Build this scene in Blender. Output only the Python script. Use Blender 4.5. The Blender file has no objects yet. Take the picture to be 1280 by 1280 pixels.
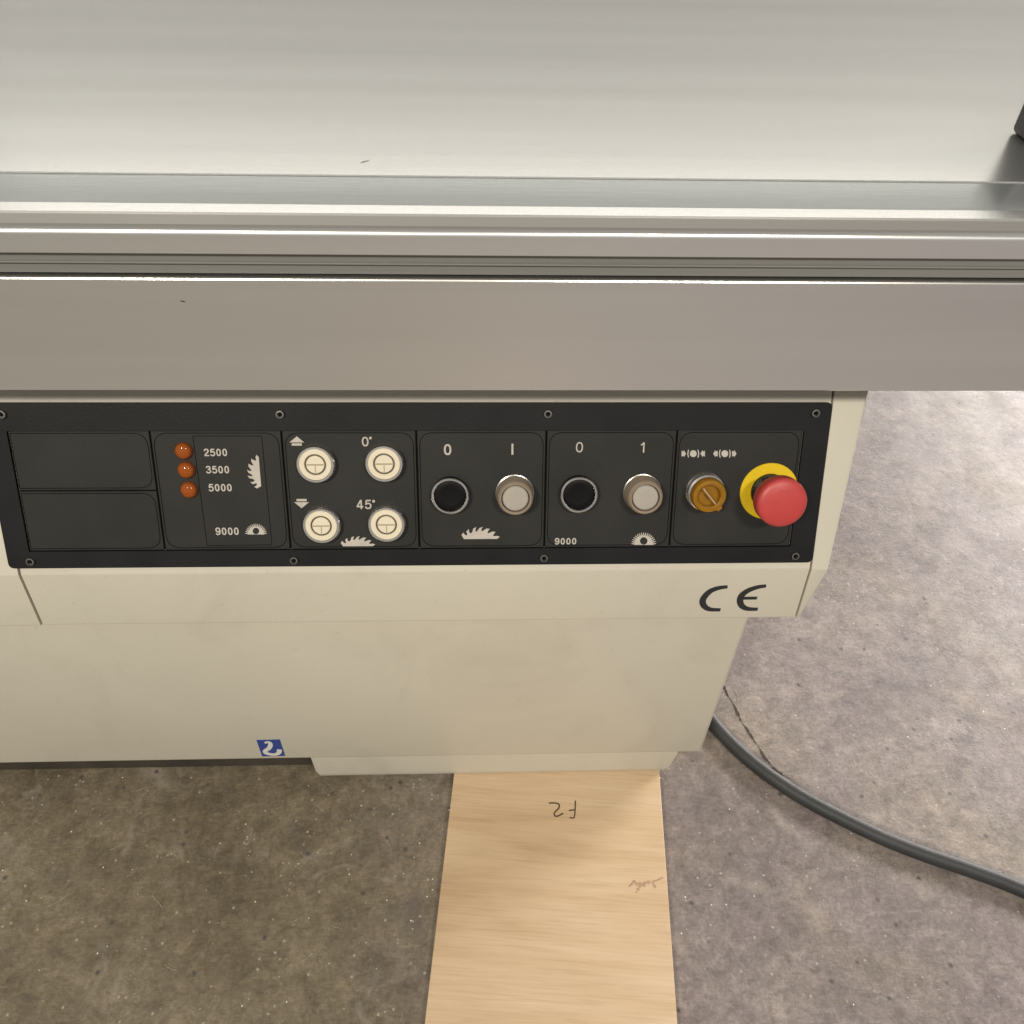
import bpy, bmesh, math, random
from mathutils import Matrix, Vector
random.seed(7)
sc = bpy.context.scene
col = sc.collection

# ------------------------------------------------------------------ camera
F, H = 1040.0, 1.15                       # focal length in pixels of a 1280 px frame, lens height
def norm(v): return v.normalized()
VX = norm(Vector((27000, -140, F)))       # machine's long axis, seen in lens axes (right, down, forward)
DN = Vector((-37, 1050, F)); DN = norm(DN - VX*VX.dot(DN))
VZ = -DN; VY = VZ.cross(VX)
C = Vector((0, 0, H))
def ray(u, v):
    c = Vector((u-640, v-640, F)); return Vector((VX.dot(c), VY.dot(c), VZ.dot(c)))
def hit(u, v, n, p):                      # pixel direction meets the plane through p with normal n
    r = ray(u, v); return C + r*((Vector(p)-C).dot(n)/r.dot(n))
cam = bpy.data.cameras.new('camera'); cam.sensor_width = 36; cam.lens = 36*F/1280; cam.clip_end = 100; cam.clip_start = .01
co = bpy.data.objects.new('camera', cam); col.objects.link(co); sc.camera = co
right = Vector((VX.x, VY.x, VZ.x)); down = Vector((VX.y, VY.y, VZ.y)); fwd = Vector((VX.z, VY.z, VZ.z))
co.matrix_world = Matrix(((right.x, -down.x, -fwd.x, 0), (right.y, -down.y, -fwd.y, 0), (right.z, -down.z, -fwd.z, H), (0, 0, 0, 1)))

# ------------------------------------------------------------------ light: a workshop hall with ceiling strips
w = bpy.data.worlds.new('World'); sc.world = w; w.use_nodes = True
bgn = w.node_tree.nodes['Background']; bgn.inputs[0].default_value = (1.0, .96, .90, 1); bgn.inputs[1].default_value = .34
def area(name, loc, target, sx, sy, power, color):
    l = bpy.data.lights.new(name, 'AREA'); l.shape = 'RECTANGLE'; l.size = sx; l.size_y = sy; l.energy = power; l.color = color
    o = bpy.data.objects.new(name, l); col.objects.link(o); o.location = loc
    o.rotation_euler = (Vector(target)-Vector(loc)).to_track_quat('-Z', 'Y').to_euler(); return o
area('ceiling_strip_front', (-1.5, -2.1, 3.3), (-.2, .6, .4), .7, .25, 102, (1, .925, .80))
area('ceiling_strip_front', (1.0, -1.9, 3.3), (.2, .6, .5), .7, .25, 58, (1, .925, .82))
area('skylight_back', (.3, 6.6, 4.25), (.3, .8, .6), 9.0, 1.15, 80, (1, .98, .90))
area('hall_window', (-6.0, 4.2, 3.5), (0, .8, .6), 2.4, 1.6, 55, (.74, .87, 1))
area('hall_lamp_right', (3.7, 2.6, 2.2), (1.0, 1.5, 0), 1.2, 1.2, 150, (1, .935, .90))
area('low_fill_right', (2.9, 3.3, .5), (1.0, 1.5, .1), 1.6, .7, 105, (1, .95, .91))  # added low fill light that brightens the floor; no known source
sc.view_settings.view_transform = 'Standard'; sc.view_settings.look = 'None'
sc.view_settings.exposure = 0; sc.view_settings.gamma = 1
sc.cycles.caustics_reflective = False; sc.cycles.caustics_refractive = False
sc.render.resolution_x = sc.render.resolution_y = 1024

# ------------------------------------------------------------------ materials
def mat(name, color, rough=.5, metal=0, var=.06, vscale=6, bump=0, bscale=200, stretch=(1,1,1), rvar=0, **kw):
    m = bpy.data.materials.new(name); m.use_nodes = True; nt = m.node_tree; N = nt.nodes; L = nt.links
    b = N['Principled BSDF']; b.inputs['Roughness'].default_value = rough; b.inputs['Metallic'].default_value = metal
    tc = N.new('ShaderNodeTexCoord'); mp = N.new('ShaderNodeMapping'); mp.inputs['Scale'].default_value = stretch
    L.new(tc.outputs['Object'], mp.inputs[0])
    no = N.new('ShaderNodeTexNoise'); no.inputs['Scale'].default_value = vscale; no.inputs['Detail'].default_value = 6
    L.new(mp.outputs[0], no.inputs[0])
    rp = N.new('ShaderNodeValToRGB'); rp.color_ramp.elements[0].position = .3; rp.color_ramp.elements[1].position = .7
    rp.color_ramp.elements[0].color = tuple(c*(1-var) for c in color)+(1,)
    rp.color_ramp.elements[1].color = tuple(min(1, c*(1+var)) for c in color)+(1,)
    L.new(no.outputs[0], rp.inputs[0]); L.new(rp.outputs[0], b.inputs['Base Color'])
    if rvar:
        mr = N.new('ShaderNodeMapRange'); mr.inputs[3].default_value = rough-rvar; mr.inputs[4].default_value = rough+rvar
        mr.inputs[1].default_value = .3; mr.inputs[2].default_value = .7
        L.new(no.outputs[0], mr.inputs[0]); L.new(mr.outputs[0], b.inputs['Roughness'])
    if bump:
        n2 = N.new('ShaderNodeTexNoise'); n2.inputs['Scale'].default_value = bscale; n2.inputs['Detail'].default_value = 3
        L.new(mp.outputs[0], n2.inputs[0])
        bp = N.new('ShaderNodeBump'); bp.inputs['Strength'].default_value = bump; bp.inputs['Distance'].default_value = .001
        L.new(n2.outputs[0], bp.inputs['Height']); L.new(bp.outputs[0], b.inputs['Normal'])
    for k, v in kw.items(): b.inputs[k].default_value = v
    return m
M = {}
M['beige'] = mat('cream_paint', (.575, .548, .462), .44, var=.035, vscale=3, bump=.12, bscale=420, rvar=.04)
M['black'] = mat('black_panel', (.0215, .0215, .020), .55, var=.15, vscale=14, bump=.25, bscale=900, rvar=.05, **{'Specular IOR Level': .28})
M['frame'] = mat('black_frame', (.0075, .0083, .0092), .48, var=.15, vscale=14, bump=.2, bscale=900, rvar=.05, **{'Specular IOR Level': .28})
M['line'] = mat('engraved_line', (.004, .004, .004), .7, **{'Specular IOR Level': .05})
M['print'] = mat('grey_print', (.47, .44, .39), .6, var=.08, vscale=120)
M['ivory'] = mat('ivory_plastic', (.72, .655, .50), .35, var=.03, vscale=60)
M['ivory_gap'] = mat('dark_gap', (.10, .085, .06), .6)
M['ivory_line'] = mat('moulded_line', (.36, .31, .21), .5)
M['chrome'] = mat('chrome', (.78, .77, .74), .26, 1, var=.04, vscale=90)
M['steel'] = mat('screw_steel', (.30, .29, .27), .30, 1, var=.15, vscale=400)
M['gloss'] = mat('black_cap', (.003, .003, .0035), .40, bump=.2, bscale=600, **{'Specular IOR Level': .22})
M['white'] = mat('white_cap', (.37, .34, .295), .42, var=.06, vscale=80)
M['boot'] = mat('smoky_boot', (.28, .225, .165), .7, var=.10, vscale=80, **{'Transmission Weight': .12, 'IOR': 1.4, 'Specular IOR Level': .3})
M['amber'] = mat('amber_plastic', (.34, .160, .007), .22, var=.12, vscale=90, **{'Transmission Weight': .25, 'Subsurface Weight': .0})
M['amber_dark'] = mat('amber_recess', (.16, .07, .004), .35, var=.1, vscale=90)
M['lamp'] = mat('orange_lens', (.62, .15, .022), .06, var=.0, vscale=300, **{'Transmission Weight': .55, 'IOR': 1.4})
M['lampring'] = mat('lamp_ring', (.16, .045, .012), .3)
M['lampcore'] = mat('orange_core', (.75, .24, .06), .4)
M['yellow'] = mat('yellow_ring', (.72, .50, .006), .5, var=.05, vscale=60)
M['red'] = mat('red_plastic', (.47, .052, .050), .42, var=.05, vscale=60, bump=.12, bscale=800)
M['grime_shade'] = mat('under_cabinet_shade', (.045, .038, .027), .8, var=.3, vscale=20)  # dark colour that paints the shade under the cabinet
M['ce'] = mat('dark_print', (.018, .02, .022), .55)
M['blue'] = mat('blue_sticker', (.025, .055, .25), .4)
M['stickwhite'] = mat('white_sticker', (.66, .64, .60), .45)
M['seam'] = mat('seam_gap', (.05, .04, .03), .8)  # dark joint between console sections
M['cable'] = mat('grey_rubber', (.029, .030, .031), .55, var=.18, vscale=25, bump=.4, bscale=300)
M['pencil'] = mat('pencil', (.07, .045, .02), .7)
M['knot'] = mat('knot_stain', (.36, .235, .15), .6, var=.3, vscale=150)
M['crack'] = mat('crack_dark', (.055, .045, .036), .9, var=.3, vscale=200)
M['crumb'] = mat('crack_rim', (.36, .32, .27), .9, var=.3, vscale=160)
M['rubber'] = mat('black_rubber', (.02, .02, .02), .5, var=.2, vscale=60, bump=.3, bscale=300)

def grime_shade(m, strength):
    nt = m.node_tree; N = nt.nodes; L = nt.links; b = N['Principled BSDF']; src = b.inputs['Base Color'].links[0].from_socket
    tc = N['Texture Coordinate']
    n1 = N.new('ShaderNodeTexNoise'); n1.inputs['Scale'].default_value = 5; n1.inputs['Detail'].default_value = 7; n1.inputs['Roughness'].default_value = .7; n1.inputs['Distortion'].default_value = .8; L.new(tc.outputs['Object'], n1.inputs[0])
    n2 = N.new('ShaderNodeTexNoise'); n2.inputs['Scale'].default_value = 130; n2.inputs['Detail'].default_value = 4; L.new(tc.outputs['Object'], n2.inputs[0])
    r1 = N.new('ShaderNodeMapRange'); r1.inputs[1].default_value = .50; r1.inputs[2].default_value = .75; r1.inputs[4].default_value = strength; L.new(n1.outputs[0], r1.inputs[0])
    r2 = N.new('ShaderNodeMapRange'); r2.inputs[1].default_value = .68; r2.inputs[2].default_value = .76; r2.inputs[4].default_value = strength*1.3; L.new(n2.outputs[0], r2.inputs[0])
    ad = N.new('ShaderNodeMath'); ad.operation = 'ADD'; L.new(r1.outputs[0], ad.inputs[0]); L.new(r2.outputs[0], ad.inputs[1])
    mx = N.new('ShaderNodeMix'); mx.data_type = 'RGBA'; L.new(ad.outputs[0], mx.inputs[0]); L.new(src, mx.inputs[6]); mx.inputs[7].default_value = (.22, .175, .12, 1)
    L.new(mx.outputs[2], b.inputs['Base Color'])
grime_shade(M['beige'], .16)

def alu(name, color, rough, bump, bs, rv=.03):
    m = mat(name, color, rough, .92, var=.05, vscale=1.0, bump=bump, bscale=bs, stretch=(.6, 14, 14), rvar=rv)
    m.node_tree.nodes['Principled BSDF'].inputs['Anisotropic'].default_value = 0
    return m
M['alu'] = alu('anodised_aluminium', (.80, .82, .835), .43, .06, 60)
M['alu_top'] = alu('satin_table_top', (.70, .69, .66), .26, .03, 60, 0)
M['shade_nick'] = mat('step_shade_and_nick', (.21, .205, .195), .55, .2, var=.05, vscale=2, bump=.05, bscale=200)  # grey that paints dimmer light on the step face; also colours a nick
M['groove_shade'] = mat('groove_shade_grey', (.25, .25, .235), .5, .3, var=.06, vscale=2, bump=.1, bscale=200)  # grey that paints the shade inside the groove
M['alu_strip'] = alu('polished_strip', (.80, .83, .81), .17, .03, 40, .02)

def floor_mat():
    m = bpy.data.materials.new('concrete'); m.use_nodes = True; nt = m.node_tree; N = nt.nodes; L = nt.links
    b = N['Principled BSDF']; tc = N.new('ShaderNodeTexCoord')
    def noise(s, d=6, r=.6, dist=0):
        n = N.new('ShaderNodeTexNoise'); n.inputs['Scale'].default_value = s; n.inputs['Detail'].default_value = d
        n.inputs['Roughness'].default_value = r; n.inputs['Distortion'].default_value = dist; L.new(tc.outputs['Object'], n.inputs[0]); return n
    def ramp(src, stops):
        r = N.new('ShaderNodeValToRGB'); e = r.color_ramp.elements
        while len(e) < len(stops): e.new(.5)
        for k, (p, c) in zip(e, stops): k.position = p; k.color = c if len(c) == 4 else c+(1,)
        L.new(src, r.inputs[0]); return r.outputs[0]
    def mix(fac, a, c, mode='MIX'):
        x = N.new('ShaderNodeMix'); x.data_type = 'RGBA'; x.blend_type = mode
        if isinstance(fac, float): x.inputs[0].default_value = fac
        else: L.new(fac, x.inputs[0])
        for i, s in ((6, a), (7, c)):
            if isinstance(s, tuple): x.inputs[i].default_value = s+(1,)
            else: L.new(s, x.inputs[i])
        return x.outputs[2]
    g = lambda v: (v, v, v)
    n1 = noise(3.2, 8, .62, .4).outputs[0]
    dirty_dim = ramp(n1, [(.30, (.088, .069, .044)), (.46, (.138, .113, .076)), (.60, (.170, .142, .098)), (.74, (.23, .195, .14))])
    clean_lit = ramp(n1, [(.30, (.135, .118, .114)), (.45, (.170, .149, .141)), (.58, (.195, .172, .156)), (.74, (.27, .24, .20))])
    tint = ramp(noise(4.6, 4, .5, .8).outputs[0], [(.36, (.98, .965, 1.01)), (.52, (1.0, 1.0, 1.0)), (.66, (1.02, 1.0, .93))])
    clean_lit = mix(1.0, clean_lit, tint, 'MULTIPLY'); clean_lit = mix(1.0, clean_lit, (1.10, 1.07, 1.06), 'MULTIPLY')
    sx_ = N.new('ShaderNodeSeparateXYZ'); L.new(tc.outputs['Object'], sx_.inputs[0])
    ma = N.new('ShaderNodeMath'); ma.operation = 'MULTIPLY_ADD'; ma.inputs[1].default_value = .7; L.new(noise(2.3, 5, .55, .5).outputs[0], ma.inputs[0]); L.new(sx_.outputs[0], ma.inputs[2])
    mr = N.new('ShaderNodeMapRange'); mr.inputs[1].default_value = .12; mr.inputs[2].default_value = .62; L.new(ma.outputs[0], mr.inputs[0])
    c = mix(mr.outputs[0], dirty_dim, clean_lit)             # oil-browned before the machine, dusty beside it; tone step also paints shade and light
    mott = ramp(noise(26, 8, .72, .6).outputs[0], [(.34, g(.72)), (.5, g(1.0)), (.66, g(1.28))])
    c = mix(1.0, c, mott, 'MULTIPLY')
    fine = ramp(noise(210, 5, .75).outputs[0], [(.32, g(.82)), (.5, g(1.06)), (.68, g(1.28))])
    c = mix(1.0, c, fine, 'MULTIPLY')
    mid_ = ramp(noise(75, 6, .75, .8).outputs[0], [(.36, g(.80)), (.5, g(1.0)), (.64, g(1.18))])
    c = mix(1.0, c, mid_, 'MULTIPLY')
    mpd = N.new('ShaderNodeMapping'); mpd.inputs['Rotation'].default_value = (0, 0, math.radians(38)); mpd.inputs['Scale'].default_value = (45, 260, 1); L.new(tc.outputs['Object'], mpd.inputs[0])
    nd = N.new('ShaderNodeTexNoise'); nd.inputs['Scale'].default_value = 1; nd.inputs['Detail'].default_value = 5; nd.inputs['Roughness'].default_value = .7; nd.inputs['Distortion'].default_value = 1.2; L.new(mpd.outputs[0], nd.inputs[0])
    c = mix(1.0, c, ramp(nd.outputs[0], [(.34, g(.87)), (.5, g(1.0)), (.66, g(1.15)), (.76, g(1.5))]), 'MULTIPLY')   # trowel streaks
    wr = ramp(noise(13, 7, .68, .9).outputs[0], [(.56, g(0)), (.66, g(.38)), (.78, g(.55))])
    c = mix(wr, c, (.33, .29, .245))                 # worn pale patches
    # dark oily stains
    st = ramp(noise(7.5, 5, .55, 1.2).outputs[0], [(.60, g(0)), (.74, g(.55))])
    c = mix(st, c, (.105, .092, .090))
    # pits, pale grains and painted glints
    def vor(scale, lo, hi, rnd):
        v = N.new('ShaderNodeTexVoronoi'); v.inputs['Scale'].default_value = scale; L.new(tc.outputs['Object'], v.inputs[0])
        a = ramp(v.outputs['Distance'], [(lo, g(1)), (hi, g(0))])
        sp = N.new('ShaderNodeSeparateColor'); L.new(v.outputs['Color'], sp.inputs[0])
        k = N.new('ShaderNodeMath'); k.operation = 'LESS_THAN'; k.inputs[1].default_value = rnd; L.new(sp.outputs[0], k.inputs[0])
        k2 = N.new('ShaderNodeMath'); k2.operation = 'MULTIPLY'; L.new(a, k2.inputs[0]); L.new(k.outputs[0], k2.inputs[1]); return k2.outputs[0]
    c = mix(vor(75, .10, .34, .05), c, (.07, .062, .055))
    c = mix(vor(110, .03, .26, .09), c, (.42, .38, .32))
    gl = vor(150, .10, .16, .028)  # sparkle of the grains painted as near-white specks
    c = mix(gl, c, (.85, .84, .82))
    L.new(c, b.inputs['Base Color'])
    rr = ramp(noise(11, 6, .6).outputs[0], [(.3, g(.40)), (.7, g(.62))])
    rg = N.new('ShaderNodeMath'); rg.operation = 'MULTIPLY_ADD'; rg.inputs[1].default_value = -.3; L.new(gl, rg.inputs[0]); L.new(rr, rg.inputs[2]); L.new(rg.outputs[0], b.inputs['Roughness'])
    bp = N.new('ShaderNodeBump'); bp.inputs['Strength'].default_value = .28; bp.inputs['Distance'].default_value = .002
    ad = N.new('ShaderNodeMath'); ad.operation = 'ADD'; L.new(noise(190, 5, .7).outputs[0], ad.inputs[0]); L.new(noise(40, 5, .6).outputs[0], ad.inputs[1])
    L.new(ad.outputs[0], bp.inputs['Height']); L.new(bp.outputs[0], b.inputs['Normal'])
    return m
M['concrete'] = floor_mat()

def wood_mat():
    m = bpy.data.materials.new('wood_laminate'); m.use_nodes = True; nt = m.node_tree; N = nt.nodes; L = nt.links
    b = N['Principled BSDF']; b.inputs['Roughness'].default_value = .38; tc = N.new('ShaderNodeTexCoord')
    def layer(scale, stretch, stops, d=5, dist=.6):
        mp = N.new('ShaderNodeMapping'); mp.inputs['Scale'].default_value = stretch; L.new(tc.outputs['Object'], mp.inputs[0])
        n = N.new('ShaderNodeTexNoise'); n.inputs['Scale'].default_value = scale; n.inputs['Detail'].default_value = d; n.inputs['Distortion'].default_value = dist
        L.new(mp.outputs[0], n.inputs[0]); r = N.new('ShaderNodeValToRGB'); e = r.color_ramp.elements
        while len(e) < len(stops): e.new(.5)
        for k, (p, c) in zip(e, stops): k.position = p; k.color = c+(1,)
        L.new(n.outputs[0], r.inputs[0]); return r.outputs[0]
    a = layer(3.4, (.7, 5, 5), [(.28, (.42, .29, .17)), (.5, (.535, .395, .25)), (.72, (.60, .465, .315))])
    g = layer(42, (.35, 9, 9), [(.3, (.90, .875, .85)), (.5, (1, 1, 1)), (.68, (1.05, 1.05, 1.05))], 8, .5)
    k = layer(4.5, (1.2, 3.2, 3), [(.24, (.62, .52, .42)), (.36, (1, 1, 1))], 3, 1.5)
    x = None
    for s in (g,):
        mx = N.new('ShaderNodeMix'); mx.data_type = 'RGBA'; mx.blend_type = 'MULTIPLY'; mx.inputs[0].default_value = 1
        L.new(x or a, mx.inputs[6]); L.new(s, mx.inputs[7]); x = mx.outputs[2]
    L.new(x, b.inputs['Base Color']); return m
M['wood'] = wood_mat()

# ------------------------------------------------------------------ object helpers
W = {}
def link(name, me, m, parent=None, world=Matrix.Identity(4), smooth=None):
    if m is not None: me.materials.append(M[m])
    o = bpy.data.objects.new(name, me); col.objects.link(o)
    W[o] = world.copy(); o.matrix_basis = world
    if parent is not None:
        o.parent = parent; o.matrix_parent_inverse = W[parent].inverted()
    if smooth is not None:
        for p in me.polygons: p.use_smooth = True
        md = None
        me.set_sharp_from_angle(angle=math.radians(smooth))
    return o
def empty(name, loc):
    o = bpy.data.objects.new(name, None); col.objects.link(o); W[o] = Matrix.Translation(loc); o.matrix_basis = W[o]; o.empty_display_size = .05; return o
def tag(o, label, cat=None, group=None):
    o['label'] = label
    if cat: o['category'] = cat
    if group: o['group'] = group
    return o
def mesh(bm, name='mesh'):
    bmesh.ops.recalc_face_normals(bm, faces=bm.faces[:]); me = bpy.data.meshes.new(name); bm.to_mesh(me); bm.free(); return me
def pyd(verts, faces):
    me = bpy.data.meshes.new('mesh'); me.from_pydata([tuple(v) for v in verts], [], faces); me.update(); return me
def prism(pts, h0, h1, bevel=0, seg=2):          # polygon (x, y) raised from h0 to h1
    bm = bmesh.new(); lo = [bm.verts.new((x, y, h0)) for x, y in pts]; hi = [bm.verts.new((x, y, h1)) for x, y in pts]; n = len(pts)
    bm.faces.new(lo[::-1]); top = bm.faces.new(hi)
    for i in range(n): bm.faces.new((lo[i], lo[(i+1) % n], hi[(i+1) % n], hi[i]))
    if bevel: bmesh.ops.bevel(bm, geom=list(top.edges), offset=bevel, segments=seg, affect='EDGES', profile=.5)
    return mesh(bm)
def lathe(prof, seg=48, caps=True):              # (radius, height) round local z
    bm = bmesh.new(); rings = []
    for r, h in prof:
        if r < 1e-6: rings.append([bm.verts.new((0, 0, h))])
        else: rings.append([bm.verts.new((r*math.cos(2*math.pi*k/seg), r*math.sin(2*math.pi*k/seg), h)) for k in range(seg)])
    for a, b in zip(rings, rings[1:]):
        for k in range(seg):
            k2 = (k+1) % seg
            if len(a) == 1 and len(b) == 1: continue
            if len(a) == 1: bm.faces.new((a[0], b[k], b[k2]))
            elif len(b) == 1: bm.faces.new((a[k], a[k2], b[0]))
            else: bm.faces.new((a[k], a[k2], b[k2], b[k]))
    return mesh(bm)
def section(prof, x0, x1, bevel=0, seg=3, edges=None, nx=1):   # (Y, Z) outline swept along X
    bm = bmesh.new(); n = len(prof); rows = []
    for k in range(nx+1):
        x = x0+(x1-x0)*k/nx; rows.append([bm.verts.new((x, y, z)) for y, z in prof])
    long_e = []
    for a, b in zip(rows, rows[1:]):
        for i in range(n):
            bm.faces.new((a[i], a[(i+1) % n], b[(i+1) % n], b[i]))
    bm.faces.new(rows[0]); bm.faces.new(rows[-1][::-1])
    bmesh.ops.recalc_face_normals(bm, faces=bm.faces[:])
    if bevel:
        bmesh.ops.bevel(bm, geom=[e for e in bm.edges if len(e.link_faces) == 2 and e.calc_face_angle() > .3], offset=bevel, segments=seg, affect='EDGES', profile=.5)
    return mesh(bm)
def smooth_path(pts, n=6):                       # Catmull-Rom through the points
    P = [Vector(p) for p in pts]; P = [2*P[0]-P[1]]+P+[2*P[-1]-P[-2]]; out = []
    for i in range(1, len(P)-2):
        for k in range(n):
            t = k/n; a, b, c, d = P[i-1:i+3]
            out.append(.5*((2*b)+(c-a)*t+(2*a-5*b+4*c-d)*t*t+(3*b-a-3*c+d)*t**3))
    return out+[P[-2]]
def ribbon(pts, widths, close=False):            # outline (2-D) of a stroke; widths per point
    n = len(pts); Lf = []; Rt = []
    for i, p in enumerate(pts):
        a = pts[i-1] if (i or close) else p; b = pts[(i+1) % n] if (i < n-1 or close) else p
        d = (b-a); d = d.normalized() if d.length > 1e-9 else Vector((1, 0)); q = Vector((-d.y, d.x))
        wd = widths[i] if isinstance(widths, (list, tuple)) else widths
        Lf.append(p+q*wd/2); Rt.append(p-q*wd/2)
    return Lf, Rt
def strokes(items, f3, thick):                   # items: (points, widths, closed); f3 maps 2-D (and height) to 3-D; one flat mesh with thickness
    vs = []; fs = []
    for pts, wd, cl in items:
        A, B = ribbon(pts, wd, cl); n = len(A); b0 = len(vs)
        for i in range(n):
            vs += [f3(A[i], thick), f3(B[i], thick), f3(A[i], 0), f3(B[i], 0)]
        for i in range(n if cl else n-1):
            a = b0+4*i; b = b0+4*((i+1) % n)
            fs += [(a, a+1, b+1, b), (a, b, b+2, a+2), (a+1, a+3, b+3, b+1)]
        if not cl: fs += [(b0, b0+2, b0+3, b0+1)]; e = b0+4*(n-1); fs += [(e, e+1, e+3, e+2)]
    bm = bmesh.new(); V = [bm.verts.new(v) for v in vs]
    for q in fs: bm.faces.new([V[k] for k in q])
    return mesh(bm)

# ------------------------------------------------------------------ planes of the machine, found from its contact with the floor
V2 = lambda x, y: Vector((x, y))
UP = Vector((0, 0, 1)); FY = Vector((0, 1, 0))
BT = .018                                        # board thickness = height of the plinth's foot
YB = hit(600, 969.5, UP, (0, 0, BT)).y             # cabinet front
YC = YB-.015                                     # front lip of the console
TH = math.radians(26.5); CT, ST = math.cos(TH), math.sin(TH)
NP = Vector((0, -CT, ST)); EP = Vector((0, ST, CT))   # console slope: normal, up-slope
FOLD = hit(600, 714, FY, (0, YC, 0))
BE = math.radians(8); NL = Vector((0, -math.cos(BE), math.sin(BE)))   # the lip below the fold faces slightly up
lip = lambda u, v: hit(u, v, NL, FOLD)
PT = .004                                        # panel frame stands 4 mm proud of the console slope
PO = hit(640, 610, NP, FOLD)                     # panel origin on the console slope
PM = Matrix(((1, 0, NP.x, PO.x), (0, EP.y, NP.y, PO.y), (0, EP.z, NP.z, PO.z), (0, 0, 0, 1)))
def ps(u, v, h=0):                               # pixel -> panel coordinates at height h above the slope
    q = hit(u, v, NP, PO+NP*h)-PO; return Vector((q.x, q.dot(EP)))
def at(s, h=0): return PM @ Matrix.Translation((s.x, s.y, h))

# ------------------------------------------------------------------ setting: concrete floor
fb = bmesh.new(); bmesh.ops.create_grid(fb, x_segments=4, y_segments=4, size=9)
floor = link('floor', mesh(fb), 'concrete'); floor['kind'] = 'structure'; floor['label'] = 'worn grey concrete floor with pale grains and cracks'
def fl(u, v, z=0): q = hit(u, v, UP, (0, 0, z)); return Vector((q.x, q.y))
def jitter(pts, a): return [p+Vector((random.gauss(0, a), random.gauss(0, a))) for p in pts]
random.seed(21)
def dabs(spots):
    bm = bmesh.new()
    for p, r in spots:
        n = random.randint(6, 9); ph = random.random()*6.28; el = random.uniform(.45, 1); ro = random.random()*3.14; ring = []
        for k in range(n):
            a = 2*math.pi*k/n; q = V2(math.cos(a), math.sin(a)*el)*r*random.uniform(.55, 1.15)
            ring.append(bm.verts.new((p.x+q.x*math.cos(ro)-q.y*math.sin(ro), p.y+q.x*math.sin(ro)+q.y*math.cos(ro), random.uniform(.0005, .0009))))
        bm.faces.new(ring)
    for f_ in bm.faces:
        if f_.normal.z < 0: f_.normal_flip()
    me = bpy.data.meshes.new('mesh'); bm.to_mesh(me); bm.free(); return me
sp_ = []
def crack(px, wd, seed, crumbs):
    random.seed(seed)
    base = smooth_path(jitter(smooth_path([fl(*p) for p in px], 3), .0011), 3)
    ws = [wd*max(.12, .6+.5*math.sin(i*.55+seed)+random.gauss(0, .25))*min(1, .25+i/6, .25+(len(base)-1-i)/6) for i in range(len(base))]
    if wd: link('crack', strokes([(base, ws, False)], lambda p, h: (p.x, p.y, .0006+h), .0001), 'crack', floor)
    for p in base:
        for _ in range(crumbs):
            if random.random() < .6: sp_.append((p+V2(random.gauss(.0025, .002), random.gauss(.0008, .002)), random.uniform(.0004, .0017)))
crack([(893, 838), (905, 862), (918, 884), (930, 905), (944, 928), (958, 948), (974, 966), (990, 975)], .0042, 3, 1)
crack([(1058, 1088), (1078, 1072), (1100, 1074), (1128, 1086), (1150, 1098), (1178, 1102), (1206, 1094)], 0, 5, 2)
for k in range(16):                              # a broken scrape running away from the plinth
    t = k/15; sp_.append((fl(412-54*t+random.gauss(0, 2), 985+128*t+random.gauss(0, 3)), random.uniform(.0007, .0024)*(1.3 if t > .55 else .8)))
for k in range(8): sp_.append((fl(random.gauss(308, 3), 1042+k*4+random.gauss(0, 3)), random.uniform(.001, .003)))
for k in range(60): sp_.append((fl(random.uniform(0, 560), random.uniform(985, 1280)), random.uniform(.0006, .0021)))
for k in range(70): sp_.append((fl(random.uniform(840, 1280), random.uniform(520, 1280)), random.uniform(.0006, .0022)))
for k in range(4): sp_.append((fl(210+random.gauss(0, 8), 1070+random.gauss(0, 3)), random.uniform(.001, .0024)))
scr = []
for k in range(26):
    u_, v_ = (random.uniform(0, 550), random.uniform(990, 1270)) if k % 2 else (random.uniform(880, 1280), random.uniform(560, 1260))
    a_ = random.uniform(-.6, .5) if k % 3 else random.uniform(0, 3.1); l_ = random.uniform(.006, .03); p_ = fl(u_, v_)
    q_ = smooth_path(jitter([p_, p_+V2(math.cos(a_), math.sin(a_))*l_*.5, p_+V2(math.cos(a_+.15), math.sin(a_+.15))*l_], .0008), 4)
    scr.append((q_, [random.uniform(.0002, .0009) for _ in q_], False))
sr_ = link('scratches', strokes(scr, lambda p, h: (p.x, p.y, .0010+h), .0002), 'crumb', floor); sr_['kind'] = 'stuff'
scf = link('scuff_marks', dabs(sp_), 'crumb', floor); scf['kind'] = 'stuff'
# ------------------------------------------------------------------ format saw: cabinet, console, panel
saw = empty('panel_saw', (0, YB, 0))
tag(saw, 'cream painted machine cabinet with a black control panel of round buttons', 'saw')
xr = hit(906, 860, FY, (0, YB, 0)).x
zc = hit(200, 952, FY, (0, YB, 0)).z
YT = YB+.020                                     # front face of the sliding table
zf_bot = hit(640, 489.5, FY, (0, YT, 0)).z-.0006
def boxmesh(x0, x1, y0, y1, z0, z1, bev):
    bm = bmesh.new(); bmesh.ops.create_cube(bm, size=1)
    for v in bm.verts: v.co = ((x0+x1)/2+v.co.x*(x1-x0), (y0+y1)/2+v.co.y*(y1-y0), (z0+z1)/2+v.co.z*(z1-z0))
    if bev: bmesh.ops.bevel(bm, geom=bm.edges[:], offset=bev, segments=3, affect='EDGES', profile=.5)
    return mesh(bm)
YK = 1.30
zs = lip(600, 777).z             # lower edge of the console lip
cab = link('cabinet', boxmesh(-1.15, xr, YB, YK, zc, FOLD.z-.008, .006), 'beige', saw, smooth=40)
link('cabinet_top', boxmesh(-1.15, xr-.03, .76, YK-.02, .47, zf_bot, .004), 'beige', saw, smooth=40)
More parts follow.
